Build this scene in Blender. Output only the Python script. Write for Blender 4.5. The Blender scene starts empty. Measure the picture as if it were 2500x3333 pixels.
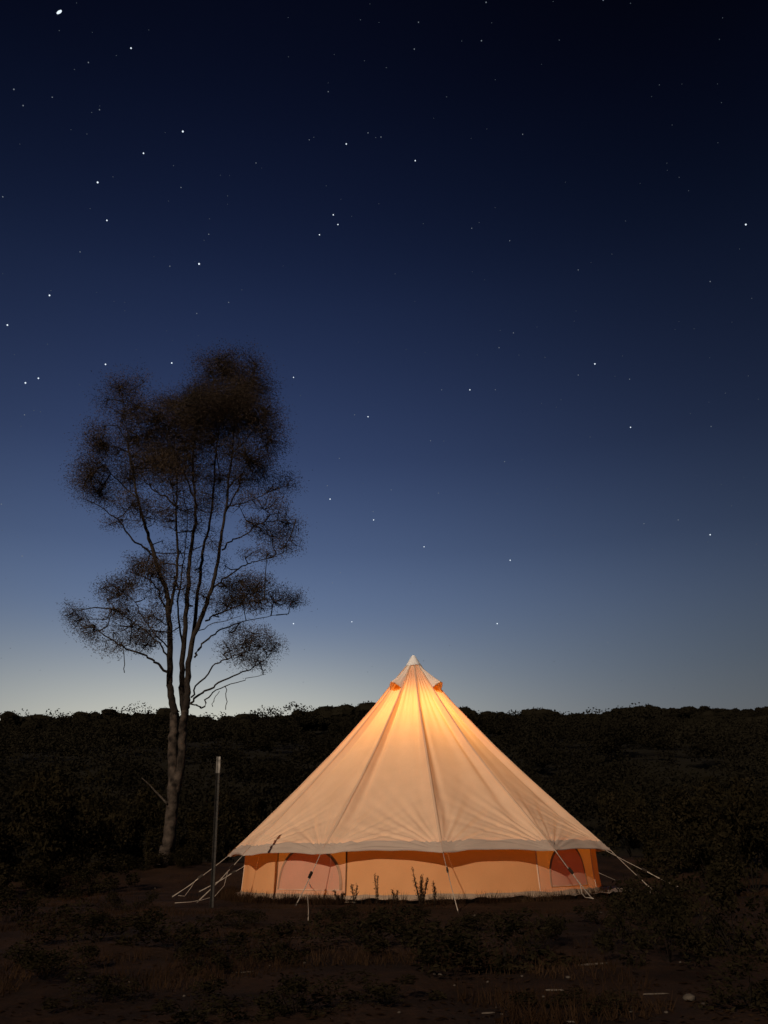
import bpy, math, random
import numpy as np
from mathutils import Vector, Matrix, noise

R = math.radians
scene = bpy.context.scene
col = scene.collection

# ------------------------------------------------------------------ camera
FPX, W0, H0 = 2500.0, 2500.0, 3333.0
PITCH, ROLL, EYE = R(24.2), R(-0.8), 0.467
cd = bpy.data.cameras.new('camera')
cam = bpy.data.objects.new('camera', cd)
col.objects.link(cam)
cd.sensor_fit = 'VERTICAL'
cd.sensor_height = 36.0
cd.lens = 36.0 * FPX / H0
cd.clip_start, cd.clip_end = 0.05, 6000.0
CM = (Matrix.Translation((0, 0, EYE)) @ Matrix.Rotation(R(90) + PITCH, 4, 'X') @ Matrix.Rotation(ROLL, 4, 'Z'))
cam.matrix_world = CM
scene.camera = cam

# ------------------------------------------------------------------ exposure
vs = scene.view_settings
vs.view_transform, vs.look, vs.exposure, vs.gamma = 'Standard', 'None', 0.0, 1.0
vs.use_curve_mapping = False
scene.render.engine = 'CYCLES'
scene.cycles.use_denoising = True
scene.cycles.max_bounces = 10
scene.cycles.diffuse_bounces = 8
scene.cycles.transmission_bounces = 8
scene.cycles.sample_clamp_indirect = 6.0


def lin(r, g, b):
    return tuple((c / 255 / 12.92) if c / 255 <= .04045 else ((c / 255 + .055) / 1.055) ** 2.4 for c in (r, g, b))


# ------------------------------------------------------------------ twilight sky (world)
SUNSET_AZ = R(-13)
world = bpy.data.worlds.new('World')
scene.world = world
world.use_nodes = True
nt = world.node_tree
nt.nodes.clear()


def N(tree, kind, **kw):
    n = tree.nodes.new(kind)
    for k, v in kw.items():
        setattr(n, k, v)
    return n


out = N(nt, 'ShaderNodeOutputWorld')
bg = N(nt, 'ShaderNodeBackground')
tc = N(nt, 'ShaderNodeTexCoord')
sep = N(nt, 'ShaderNodeSeparateXYZ')
nt.links.new(tc.outputs['Generated'], sep.inputs[0])
ramp = N(nt, 'ShaderNodeValToRGB')
ramp.color_ramp.interpolation = 'B_SPLINE'
nt.links.new(sep.outputs['Z'], ramp.inputs[0])
els = ramp.color_ramp.elements
stops = [(0.0, (126, 127, 124)), (.15, (118, 124, 130)), (.21, (101, 114, 130)), (.286, (85, 101, 129)),
         (.36, (64, 80, 111)), (.47, (41, 54, 86)), (.63, (19, 29, 55)), (.757, (7, 12, 31)), (.86, (3, 5, 16)), (1.0, (1, 2, 9))]
while len(els) < len(stops):
    els.new(0.5)
for e, (p, c) in zip(els, stops):
    e.position = p
    e.color = (*lin(*c), 1)
dot = N(nt, 'ShaderNodeVectorMath', operation='DOT_PRODUCT')
dot.inputs[1].default_value = (math.sin(SUNSET_AZ) * math.cos(R(3)), math.cos(SUNSET_AZ) * math.cos(R(3)), math.sin(R(3)))
nt.links.new(tc.outputs['Generated'], dot.inputs[0])
# the sky is brighter towards the azimuth of the set sun
flat_ = N(nt, 'ShaderNodeVectorMath', operation='MULTIPLY')
flat_.inputs[1].default_value = (1, 1, 0)
nt.links.new(tc.outputs['Generated'], flat_.inputs[0])
nrm_ = N(nt, 'ShaderNodeVectorMath', operation='NORMALIZE')
nt.links.new(flat_.outputs[0], nrm_.inputs[0])
adot = N(nt, 'ShaderNodeVectorMath', operation='DOT_PRODUCT')
adot.inputs[1].default_value = (math.sin(SUNSET_AZ), math.cos(SUNSET_AZ), 0)
nt.links.new(nrm_.outputs[0], adot.inputs[0])
amx = N(nt, 'ShaderNodeMath', operation='MAXIMUM')
nt.links.new(adot.outputs['Value'], amx.inputs[0])
apw = N(nt, 'ShaderNodeMath', operation='POWER')
nt.links.new(amx.outputs[0], apw.inputs[0])
apw.inputs[1].default_value = 6.0
azf = N(nt, 'ShaderNodeMath', operation='MULTIPLY_ADD')
nt.links.new(apw.outputs[0], azf.inputs[0])
azf.inputs[1].default_value, azf.inputs[2].default_value = 1.05, .36
mul = N(nt, 'ShaderNodeVectorMath', operation='SCALE')
nt.links.new(ramp.outputs['Color'], mul.inputs[0])
nt.links.new(azf.outputs[0], mul.inputs['Scale'])
mx = N(nt, 'ShaderNodeMath', operation='MAXIMUM')
nt.links.new(dot.outputs['Value'], mx.inputs[0])
pw = N(nt, 'ShaderNodeMath', operation='POWER')
nt.links.new(mx.outputs[0], pw.inputs[0])
pw.inputs[1].default_value = 22.0
glow = N(nt, 'ShaderNodeVectorMath', operation='SCALE')
glow.inputs[0].default_value = (.43, .385, .235)
nt.links.new(pw.outputs[0], glow.inputs['Scale'])
# the warm glow hugs the horizon
hz = N(nt, 'ShaderNodeMapRange')
hz.interpolation_type = 'SMOOTHSTEP'
hz.inputs['From Min'].default_value, hz.inputs['From Max'].default_value = .30, .10
hz.inputs['To Min'].default_value, hz.inputs['To Max'].default_value = 0.0, 1.0
nt.links.new(sep.outputs['Z'], hz.inputs['Value'])
glow2 = N(nt, 'ShaderNodeVectorMath', operation='SCALE')
nt.links.new(glow.outputs[0], glow2.inputs[0])
nt.links.new(hz.outputs['Result'], glow2.inputs['Scale'])
add = N(nt, 'ShaderNodeVectorMath', operation='ADD')
nt.links.new(mul.outputs[0], add.inputs[0])
nt.links.new(glow2.outputs[0], add.inputs[1])
nt.links.new(add.outputs[0], bg.inputs['Color'])
bg.inputs['Strength'].default_value = 1.0
nt.links.new(bg.outputs[0], out.inputs['Surface'])

# ------------------------------------------------------------------ low moon behind the camera's left shoulder
SUN_AZ, SUN_EL = R(24), R(29.5)
sd = bpy.data.lights.new('moon', 'SUN')
sd.energy = 2.5
sd.angle = R(0.7)
sd.color = (1.0, .80, .60)
so = bpy.data.objects.new('moon', sd)
col.objects.link(so)
sdir = Vector((math.sin(SUN_AZ) * math.cos(SUN_EL), math.cos(SUN_AZ) * math.cos(SUN_EL), -math.sin(SUN_EL)))
so.rotation_euler = sdir.to_track_quat('-Z', 'Y').to_euler()
so.location = (-6, -12, 12)


# ------------------------------------------------------------------ helpers
def ray(px, py):
    d = Vector(((px - W0 / 2) / FPX, -(py - H0 / 2) / FPX, -1.0))
    return (CM.to_3x3() @ d).normalized()


def at(px, py, Y):
    d = ray(px, py)
    return Vector((0, 0, EYE)) + d * (Y / d.y)


def smooth(a, b, x):
    t = min(1, max(0, (x - a) / (b - a)))
    return t * t * (3 - 2 * t)


def tag(o, label=None, cat=None, group=None, kind=None):
    if label: o['label'] = label
    if cat: o['category'] = cat
    if group: o['group'] = group
    if kind: o['kind'] = kind
    return o


def empty(name, loc):
    o = bpy.data.objects.new(name, None)
    o.empty_display_size = .2
    o.location = loc
    col.objects.link(o)
    return o


def link_mesh(name, me, parent=None, loc=None):
    o = bpy.data.objects.new(name, me)
    col.objects.link(o)
    if parent is not None:
        o.parent = parent
    if loc is not None:
        o.location = loc
    return o


class MB:
    """collects vertices and faces in world space"""
    def __init__(self):
        self.v, self.f = [], []

    def grid(self, rows, close=False):
        n0 = len(self.v)
        m = len(rows[0])
        for r in rows:
            self.v += [tuple(p) for p in r]
        for i in range(len(rows) - 1):
            for j in range(m if close else m - 1):
                a = n0 + i * m + j
                b = n0 + i * m + (j + 1) % m
                self.f.append((a, b, b + m, a + m))

    def tube(self, pts, rad, n=6, caps=True):
        pts = [Vector(p) for p in pts]
        if not hasattr(rad, '__len__'):
            rad = [rad] * len(pts)
        n0 = len(self.v)
        up = Vector((.31, .17, .93)).normalized()
        for i, p in enumerate(pts):
            t = (pts[min(i + 1, len(pts) - 1)] - pts[max(i - 1, 0)])
            t = t.normalized() if t.length > 1e-9 else Vector((0, 0, 1))
            a = t.cross(up)
            if a.length < .05:
                a = t.cross(Vector((1, 0, 0)))
            a.normalize()
            b = t.cross(a)
            for k in range(n):
                q = 2 * math.pi * k / n
                self.v.append(tuple(p + (a * math.cos(q) + b * math.sin(q)) * rad[i]))
        for i in range(len(pts) - 1):
            for k in range(n):
                a0 = n0 + i * n + k
                b0 = n0 + i * n + (k + 1) % n
                self.f.append((a0, b0, b0 + n, a0 + n))
        if caps:
            self.f.append(tuple(n0 + k for k in range(n))[::-1])
            self.f.append(tuple(n0 + (len(pts) - 1) * n + k for k in range(n)))

    def box(self, c, sx, sy, sz, rot=None):
        n0 = len(self.v)
        for dz in (-1, 1):
            for dx, dy in ((-1, -1), (1, -1), (1, 1), (-1, 1)):
                p = Vector((dx * sx / 2, dy * sy / 2, dz * sz / 2))
                if rot is not None:
                    p = rot @ p
                self.v.append(tuple(Vector(c) + p))
        for f in ((0, 3, 2, 1), (4, 5, 6, 7), (0, 1, 5, 4), (1, 2, 6, 5), (2, 3, 7, 6), (3, 0, 4, 7)):
            self.f.append(tuple(n0 + k for k in f))

    def build(self, name, mat, parent=None, origin=(0, 0, 0), smooth_=True, loc=None):
        o = Vector(origin)
        me = bpy.data.meshes.new(name)
        me.from_pydata([tuple(Vector(p) - o) for p in self.v], [], self.f)
        if smooth_:
            me.polygons.foreach_set('use_smooth', [True] * len(me.polygons))
        me.materials.append(mat)
        me.update()
        return link_mesh(name, me, parent, loc)


def quads_mesh(name, V, mat, k=4):
    """V: (n*k,3) float array, one k-gon per k rows"""
    n = len(V) // k
    me = bpy.data.meshes.new(name)
    me.vertices.add(n * k)
    me.vertices.foreach_set('co', np.ascontiguousarray(V, dtype=np.float32).ravel())
    me.loops.add(n * k)
    me.loops.foreach_set('vertex_index', np.arange(n * k, dtype=np.int32))
    me.polygons.add(n)
    me.polygons.foreach_set('loop_start', np.arange(0, n * k, k, dtype=np.int32))
    me.materials.append(mat)
    me.update(calc_edges=True)
    return me


def leaves(rng, C, length, width, droop=.5):
    """elongated leaf quads round the centres C"""
    n = len(C)
    L = (length * rng.uniform(.6, 1.3, n))[:, None]
    Wd = (width * rng.uniform(.6, 1.3, n))[:, None]
    d = rng.normal(size=(n, 3))
    d[:, 2] = d[:, 2] * .7 - droop
    d /= np.linalg.norm(d, axis=1)[:, None] + 1e-9
    e = np.cross(d, rng.normal(size=(n, 3)))
    e /= np.linalg.norm(e, axis=1)[:, None] + 1e-9
    V = np.empty((n, 4, 3))
    V[:, 0] = C - d * L / 2
    V[:, 1] = C + e * Wd / 2
    V[:, 2] = C + d * L / 2
    V[:, 3] = C - e * Wd / 2
    return V.reshape(-1, 3)


# ------------------------------------------------------------------ materials
def mat_new(name):
    m = bpy.data.materials.new(name)
    m.use_nodes = True
    m.node_tree.nodes.clear()
    return m, m.node_tree


def noisy_color(t, c1, c2, scale, detail=6, coord='Object', lo=.35, hi=.65):
    tcn = N(t, 'ShaderNodeTexCoord')
    nz = N(t, 'ShaderNodeTexNoise')
    nz.inputs['Scale'].default_value = scale
    nz.inputs['Detail'].default_value = detail
    t.links.new(tcn.outputs[coord], nz.inputs['Vector'])
    rp = N(t, 'ShaderNodeValToRGB')
    rp.color_ramp.elements[0].position, rp.color_ramp.elements[1].position = lo, hi
    rp.color_ramp.elements[0].color = (*c1, 1)
    rp.color_ramp.elements[1].color = (*c2, 1)
    t.links.new(nz.outputs['Fac'], rp.inputs[0])
    return tcn, nz, rp


def mat_plain(name, c1, c2, scale=8, rough=.85, bump=0.0, bscale=40, metallic=0.0, spec=.2):
    m, t = mat_new(name)
    o = N(t, 'ShaderNodeOutputMaterial')
    b = N(t, 'ShaderNodeBsdfPrincipled')
    b.inputs['Roughness'].default_value = rough
    b.inputs['Metallic'].default_value = metallic
    b.inputs['Specular IOR Level'].default_value = spec
    tcn, nz, rp = noisy_color(t, c1, c2, scale)
    t.links.new(rp.outputs[0], b.inputs['Base Color'])
    if bump:
        n2 = N(t, 'ShaderNodeTexNoise')
        n2.inputs['Scale'].default_value = bscale
        n2.inputs['Detail'].default_value = 8
        t.links.new(tcn.outputs['Object'], n2.inputs['Vector'])
        bp = N(t, 'ShaderNodeBump')
        bp.inputs['Strength'].default_value = bump
        bp.inputs['Distance'].default_value = .02
        t.links.new(n2.outputs['Fac'], bp.inputs['Height'])
        t.links.new(bp.outputs[0], b.inputs['Normal'])
    t.links.new(b.outputs[0], o.inputs['Surface'])
    return m


def mat_cloth(name, refl, trans, fac, weave=.25):
    """woven canvas: reflects refl, lets trans through; fac is the share let through"""
    m, t = mat_new(name)
    o = N(t, 'ShaderNodeOutputMaterial')
    df = N(t, 'ShaderNodeBsdfDiffuse')
    tr = N(t, 'ShaderNodeBsdfTranslucent')
    mixn = N(t, 'ShaderNodeMixShader')
    mixn.inputs[0].default_value = fac
    tcn, nz, rp = noisy_color(t, tuple(c * .90 for c in refl), refl, 3.0, 8)
    t.links.new(rp.outputs[0], df.inputs['Color'])
    n3 = N(t, 'ShaderNodeTexNoise')
    n3.inputs['Scale'].default_value = 110.0
    n3.inputs['Detail'].default_value = 4
    t.links.new(tcn.outputs['Object'], n3.inputs['Vector'])
    rp2 = N(t, 'ShaderNodeValToRGB')
    rp2.color_ramp.elements[0].position, rp2.color_ramp.elements[1].position = .3, .7
    rp2.color_ramp.elements[0].color = (*(c * .82 for c in trans), 1)
    rp2.color_ramp.elements[1].color = (*trans, 1)
    t.links.new(n3.outputs['Fac'], rp2.inputs[0])
    t.links.new(rp2.outputs[0], tr.inputs['Color'])
    bp = N(t, 'ShaderNodeBump')
    bp.inputs['Strength'].default_value = weave
    bp.inputs['Distance'].default_value = .004
    t.links.new(n3.outputs['Fac'], bp.inputs['Height'])
    t.links.new(bp.outputs[0], df.inputs['Normal'])
    t.links.new(df.outputs[0], mixn.inputs[1])
    t.links.new(tr.outputs[0], mixn.inputs[2])
    t.links.new(mixn.outputs[0], o.inputs['Surface'])
    return m


def mat_leaf(name, c1, c2, scale=1.2):
    m, t = mat_new(name)
    o = N(t, 'ShaderNodeOutputMaterial')
    df = N(t, 'ShaderNodeBsdfDiffuse')
    tr = N(t, 'ShaderNodeBsdfTranslucent')
    mixn = N(t, 'ShaderNodeMixShader')
    mixn.inputs[0].default_value = .25
    _, _, rp = noisy_color(t, c1, c2, scale, 5)
    t.links.new(rp.outputs[0], df.inputs['Color'])
    t.links.new(rp.outputs[0], tr.inputs['Color'])
    t.links.new(df.outputs[0], mixn.inputs[1])
    t.links.new(tr.outputs[0], mixn.inputs[2])
    t.links.new(mixn.outputs[0], o.inputs['Surface'])
    return m


def mat_emit(name, color, strength):
    m, t = mat_new(name)
    o = N(t, 'ShaderNodeOutputMaterial')
    e = N(t, 'ShaderNodeEmission')
    e.inputs['Color'].default_value = (*color, 1)
    e.inputs['Strength'].default_value = strength
    t.links.new(e.outputs[0], o.inputs['Surface'])
    m.cycles.emission_sampling = 'NONE'
    return m


def mat_soil():
    m, t = mat_new('soil')
    o = N(t, 'ShaderNodeOutputMaterial')
    b = N(t, 'ShaderNodeBsdfPrincipled')
    b.inputs['Roughness'].default_value = .95
    b.inputs['Specular IOR Level'].default_value = .1
    tcn, nz, rp = noisy_color(t, (.0105, .0048, .0027), (.034, .0175, .0098), 1.3, 10)
    n2 = N(t, 'ShaderNodeTexNoise')
    n2.inputs['Scale'].default_value = 22
    n2.inputs['Detail'].default_value = 10
    n2.inputs['Roughness'].default_value = .7
    t.links.new(tcn.outputs['Object'], n2.inputs['Vector'])
    rp2 = N(t, 'ShaderNodeValToRGB')
    rp2.color_ramp.elements[0].position, rp2.color_ramp.elements[1].position = .35, .75
    rp2.color_ramp.elements[0].color = (.55, .55, .55, 1)
    rp2.color_ramp.elements[1].color = (1.5, 1.4, 1.3, 1)
    t.links.new(n2.outputs['Fac'], rp2.inputs[0])
    mm = N(t, 'ShaderNodeVectorMath', operation='MULTIPLY')
    t.links.new(rp.outputs[0], mm.inputs[0])
    t.links.new(rp2.outputs[0], mm.inputs[1])
    sx = N(t, 'ShaderNodeSeparateXYZ')
    t.links.new(tcn.outputs['Object'], sx.inputs[0])
    mr = N(t, 'ShaderNodeMapRange')          # bare soil gives way to undergrowth up the hill
    mr.inputs['From Min'].default_value, mr.inputs['From Max'].default_value = 16, 26
    t.links.new(sx.outputs['Y'], mr.inputs['Value'])
    cm = N(t, 'ShaderNodeMix', data_type='RGBA')
    cm.inputs['B'].default_value = (.011, .0095, .006, 1)
    t.links.new(mr.outputs[0], cm.inputs['Factor'])
    t.links.new(mm.outputs[0], cm.inputs['A'])
    t.links.new(cm.outputs['Result'], b.inputs['Base Color'])
    bp = N(t, 'ShaderNodeBump')
    bp.inputs['Strength'].default_value = .8
    bp.inputs['Distance'].default_value = .03
    t.links.new(n2.outputs['Fac'], bp.inputs['Height'])
    t.links.new(bp.outputs[0], b.inputs['Normal'])
    t.links.new(b.outputs[0], o.inputs['Surface'])
    return m


M = {
    'soil': mat_soil(),
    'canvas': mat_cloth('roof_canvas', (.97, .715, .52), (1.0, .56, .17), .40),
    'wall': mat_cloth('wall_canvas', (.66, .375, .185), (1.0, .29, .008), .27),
    'flap': mat_cloth('window_flap_canvas', (.68, .45, .33), (1.0, .43, .07), .46),
    'hem': mat_cloth('hem_canvas', (.44, .355, .30), (.95, .50, .2), .10),
    'seam': mat_cloth('seam_canvas', (.72, .545, .40), (.95, .50, .15), .28),
    'cap': mat_cloth('cap_canvas', (.86, .84, .84), (.9, .6, .3), .06),
    'hood': mat_cloth('hood_canvas', (.88, .76, .66), (.95, .5, .18), .12),
    'mesh': mat_cloth('vent_mesh', (.55, .32, .10), (1.0, .52, .08), .60),
    'skirt': mat_cloth('skirt_vinyl', (.31, .23, .17), (.7, .4, .2), .05),
    'arch_zip': mat_plain('arch_zip_tape', (.30, .17, .10), (.38, .22, .14), 20),
    'zip': mat_plain('zip_tape_and_shade', (.12, .05, .02), (.18, .08, .03), 20),
    'sheet': mat_plain('groundsheet_vinyl', (.15, .12, .10), (.23, .19, .16), 5, .6, .4, 12),
    'rope': mat_plain('rope', (.30, .25, .21), (.44, .375, .315), 60),
    'dark': mat_plain('dark_plastic', (.02, .014, .01), (.035, .025, .02), 20, .5),
    'steel': mat_plain('weathered_steel', (.009, .0075, .0065), (.026, .022, .0185), 30, .6, .3, 90, 0, .4),
    'white': mat_plain('white_paint', (.13, .12, .11), (.30, .28, .255), 25, .6),
    'pole': mat_plain('galvanised_pole', (.4, .4, .4), (.55, .55, .55), 10, .4, 0, 40, .8),
    'bark': mat_plain('gum_bark', (.011, .008, .0065), (.074, .057, .046), 7.0, .9, .6, 25),
    'shaded_bark': mat_plain('shaded_gum_bark', (.010, .0075, .006), (.034, .026, .021), 4.5, .9, .5, 20),  # upper stems' twilight silhouette shade put into the bark colour
    'heath_stem': mat_plain('heath_stem', (.006, .005, .004), (.014, .011, .009), 6, .95, 0, 40, 0, .05),
    'twig': mat_plain('twig_bark', (.014, .011, .009), (.032, .025, .021), 6, .9),
    'pale_wood': mat_plain('bleached_wood', (.05, .04, .033), (.11, .092, .077), 30, .9, .4, 50),
    'gum_leaf': mat_leaf('gum_leaf', (.038, .029, .023), (.095, .070, .054), .8),
    'heath': mat_leaf('heath_leaf', (.010, .009, .005), (.028, .022, .012), 2.5),
    'wood': mat_leaf('hill_foliage', (.011, .0097, .0065), (.0195, .0172, .0118), .06),
    'grass': mat_leaf('dry_grass', (.018, .0095, .0052), (.048, .028, .016), 1.5),
    'stone': mat_plain('pebble', (.035, .028, .023), (.09, .075, .062), 14, .9, .5, 60),
    'star': mat_emit('star_light', (.80, .90, 1.0), 1.15),
    'star_mid': mat_emit('dim_star_light', (.72, .84, 1.0), .21),
    'star_faint': mat_emit('faint_star_light', (.65, .8, 1.0), .11),
    'lamp_metal': mat_plain('lantern_metal', (.2, .17, .12), (.3, .25, .18), 20, .4, 0, 40, .8),
}

# ------------------------------------------------------------------ terrain
TC = at(1366, 2850, 12.06)
TC.z = 0.0                       # the tent's centre on the ground


def height(x, y):
    d = math.hypot(x - TC.x, y - TC.y)
    flat = smooth(2.6, 4.2, d)
    h = .38 * smooth(13.2, 17.5, y)
    nz = noise.noise((x * .35, y * .35, 3.1)) * .07 + noise.noise((x * 1.6, y * 1.6, 7.7)) * .035 + noise.noise((x * 5, y * 5, 1.7)) * .014
    h += nz * (.12 + .88 * flat)
    if y > 20:
        u = y - 20
        h += .1695 * u * smooth(0, 30, u) + noise.noise((x * .02, y * .02, .5)) * min(u * .03, 2.5)
        ridge = 158 + 10 * noise.noise((x * .012, 2.2, 0))
        if y > ridge:
            h -= (y - ridge) * .21
        h += min(u / 130, 1) * (-1.4 * smooth(-52, -80, x) + 1.5 * math.exp(-((x + 4) / 17) ** 2) + .4 * math.exp(-((x - 58) / 17) ** 2) - .9 * math.exp(-((x - 33) / 12) ** 2) + 1.5 * math.exp(-((x + 48) / 10) ** 2))
    return h


def axis(lo, fine0, fine1, hi, step, g):
    a = list(np.arange(fine0, fine1 + 1e-6, step))
    s = step
    while a[-1] < hi:
        s *= g
        a.append(a[-1] + s)
    s = step
    while a[0] > lo:
        s *= g
        a.insert(0, a[0] - s)
    return a


xs = axis(-700, -5.5, 5.5, 700, .075, 1.075)
ys = axis(-300, 2.2, 14.0, 900, .08, 1.05)
gb = MB()
gb.grid([[(x, y, height(x, y)) for x in xs] for y in ys])
ground = gb.build('ground', M['soil'])
tag(ground, kind='structure')


def ground_at(px, py, lift=0.0):
    d = ray(px, py)
    t = 1.0
    o = Vector((0, 0, EYE))
    for _ in range(4000):
        p = o + d * t
        if p.z <= height(p.x, p.y):
            return Vector((p.x, p.y, height(p.x, p.y) + lift))
        t += .01 + t * .0015
    return o + d * 30


# ------------------------------------------------------------------ the bell tent
rngp = random.Random(5)
tent = empty('bell_tent', TC)
tag(tent, 'large cream canvas bell tent glowing warm orange from inside, pitched with guy ropes', 'tent')
NSEG, TH0 = 12, R(3.5)
PROF = [(0.0, 3.30), (.085, 3.245), (.30, 2.985), (.62, 2.60), (.95, 2.235), (1.27, 1.89), (1.75, 1.415), (2.25, .945), (2.72, .515)]
PL = [0.0]
for (r0, z0), (r1, z1) in zip(PROF, PROF[1:]):
    PL.append(PL[-1] + math.hypot(r1 - r0, z1 - z0))
TOT = PL[-1]


def prof(s):
    d = s * TOT
    for i in range(len(PROF) - 1):
        if d <= PL[i + 1] or i == len(PROF) - 2:
            u = (d - PL[i]) / (PL[i + 1] - PL[i])
            r0, z0 = PROF[i]
            r1, z1 = PROF[i + 1]
            return r0 + (r1 - r0) * u, z0 + (z1 - z0) * u


def roof_pt(k, u, s, off=0.0):
    """point on roof panel k; u across 0..1, s down 0..1 (world space)"""
    r, z = prof(s)
    a0, a1 = TH0 + k * R(30), TH0 + (k + 1) * R(30)
    p0 = Vector((r * math.sin(a0), -r * math.cos(a0), z))
    p1 = Vector((r * math.sin(a1), -r * math.cos(a1), z))
    am = (a0 + a1) / 2
    nrm = Vector((math.sin(am), -math.cos(am), .95)).normalized()
    p = p0.lerp(p1, u)
    w = abs(p1.x - p0.x) + abs(p1.y - p0.y)
    across = min(u, 1 - u)
    # the cloth hangs slightly in between the taut ridges, free at the eave
    hang = math.sin(math.pi * u) ** .8
    belly = .020 + .045 * smooth(.08, .45, s) * (1 - smooth(.75, 1, s))
    dsp = -belly * hang * smooth(0, .15, s)
    # valley beside each ridge, uneven from panel to panel
    rr = random.Random(k * 7 + 1)
    va, vb, ph = rr.uniform(.6, 1.3), rr.uniform(.6, 1.3), rr.uniform(0, 6)
    dsp -= .044 * va * math.exp(-((u - .11) / .06) ** 2) * smooth(.12, .3, s) * (1 - .7 * smooth(.7, 1, s))
    dsp -= .040 * vb * math.exp(-((u - .88) / .075) ** 2) * smooth(.12, .3, s) * (1 - .7 * smooth(.7, 1, s))
    # long soft folds that fan out from the top
    dsp += .007 * math.sin(u * 31 + ph + 2 * s) * (1 - smooth(.2, .5, s)) * smooth(.03, .1, s)
    dsp += .012 * noise.noise((u * 5 + k * 13.1, s * 2.5, .3)) * smooth(.1, .3, s)
    # creases that radiate from the two guy corners
    for cu, sg in ((0, 1), (1, -1)):
        dx = (u - cu) * sg * r * .5176
        dy = (1 - s) * TOT
        d = math.hypot(dx, dy)
        if d > 1e-4:
            ang = math.atan2(dx, dy)
            crease = math.sin(ang * (21 + 4 * va) + ph) * .5 + math.sin(ang * 43 + ph * 2) * .40
            dsp += .021 * crease * smooth(.02, .18, d) * math.exp(-(d / .78) ** 1.6) * smooth(.0, .22, ang)
    p += nrm * (dsp + off)
    # scalloped eave
    p.z += .040 * hang * smooth(.86, 1.0, s) + .006 * noise.noise((u * 6, k * 3.3, 9)) * smooth(.9, 1, s)
    return p + TC


S_CAP, S_HEM = .035, 1 - .15 / TOT
NU = 64
for k in range(NSEG):
    ns = 130
    rows = []
    for i in range(ns + 1):
        s = S_CAP * .6 + (S_HEM - S_CAP * .6) * (1 - (1 - i / ns) ** 1.25)
        rows.append([roof_pt(k, j / NU, s) for j in range(NU + 1)])
    b = MB()
    b.grid(rows)
    b.build('roof_panel', M['canvas'], tent, TC)
    # doubled hem along the eave, with a short turned-down lip
    b = MB()
    rows = [[roof_pt(k, j / NU, S_HEM - .0015 + (1 - S_HEM + .0015) * i / 10, .004) for j in range(NU + 1)] for i in range(11)]
    rows.append([p + Vector((0, 0, -.012)) - (p - TC) * .002 for p in rows[-1]])
    b.grid(rows)
    h = b.build('eave_hem', M['hem'], tent, TC)
for k in range(NSEG):
    # stitched seam over each ridge
    b = MB()
    a0 = TH0 + k * R(30)
    side = Vector((math.cos(a0), math.sin(a0), 0))
    outw = Vector((math.sin(a0), -math.cos(a0), .95)).normalized()
    rows = []
    for i in range(61):
        s = S_CAP + (S_HEM - S_CAP) * i / 60
        c = roof_pt(k, 0.0, s)
        wd = .012 + .008 * s
        rows.append([c - side * wd - outw * .004, c - side * wd * .7 + outw * .005, c + outw * .010, c + side * wd * .7 + outw * .005, c + side * wd - outw * .004])
    b.grid(rows)
    b.build('seam', M['seam'], tent, TC)
# cap over the apex
b = MB()
rows = []
for z, r in ((3.205, .128), (3.21, .130), (3.26, .098), (3.305, .070), (3.345, .046), (3.372, .030), (3.385, .012), (3.388, .001)):
    rows.append([TC + Vector((r * math.sin(q) * (1 + .05 * math.sin(5 * q)), -r * math.cos(q), z + .006 * math.sin(3 * q) * (r / .13))) for q in [2 * math.pi * i / 32 for i in range(32)]])
b.grid(rows, close=True)
b.build('peak_cap', M['cap'], tent, TC)
# vent hoods
S_V = .175
for k in (1, 10, 4, 7):
    b = MB()
    rows = []
    for i in range(17):
        q = i / 16
        s = S_CAP * .8 + (S_V - S_CAP * .8) * q
        rows.append([roof_pt(k, .05 + .90 * j / 16, s, .006 + .15 * q ** 1.5 * math.sin(math.pi * j / 16) ** .8) for j in range(17)])
    b.grid(rows)
    hood = b.build('vent_hood', M['hood'], tent, TC)
    b = MB()
    b.tube([p + Vector((0, 0, -.002)) for p in rows[-1]], .006, 5)
    b.build('hood_rim', M['seam'], hood, TC)
    b = MB()
    rows = []
    for i in range(9):
        s = S_V * .72 + (S_V * 1.02 - S_V * .72) * i / 8
        rows.append([roof_pt(k, .16 + .68 * j / 10, s, .007) for j in range(11)])
    b.grid(rows)
    tag(b.build('vent_mesh', M['mesh'], tent, TC), 'amber mesh under the vent hood')


# --- the low wall
def wall_pt(a, z, off=0.0):
    kk = ((a - TH0) / R(30)) % 1.0
    q = 1 - .004 * math.sin(math.pi * kk)
    r = (2.50 - .03 * (z / .6)) * q
    fold = .010 * math.sin(a * 26) * smooth(.0, .3, z) * (1 if a < R(-47) else .15)
    fold += .007 * noise.noise((a * 6, z * 2.5, 4.4)) + .010 * math.sin(a * 61 + z * 5) * smooth(.16, .0, z) * .5
    bag = -.012 * math.sin(math.pi * min(1, z / .62))
    r += fold + bag + off
    return TC + Vector((r * math.sin(a), -r * math.cos(a), z))


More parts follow.
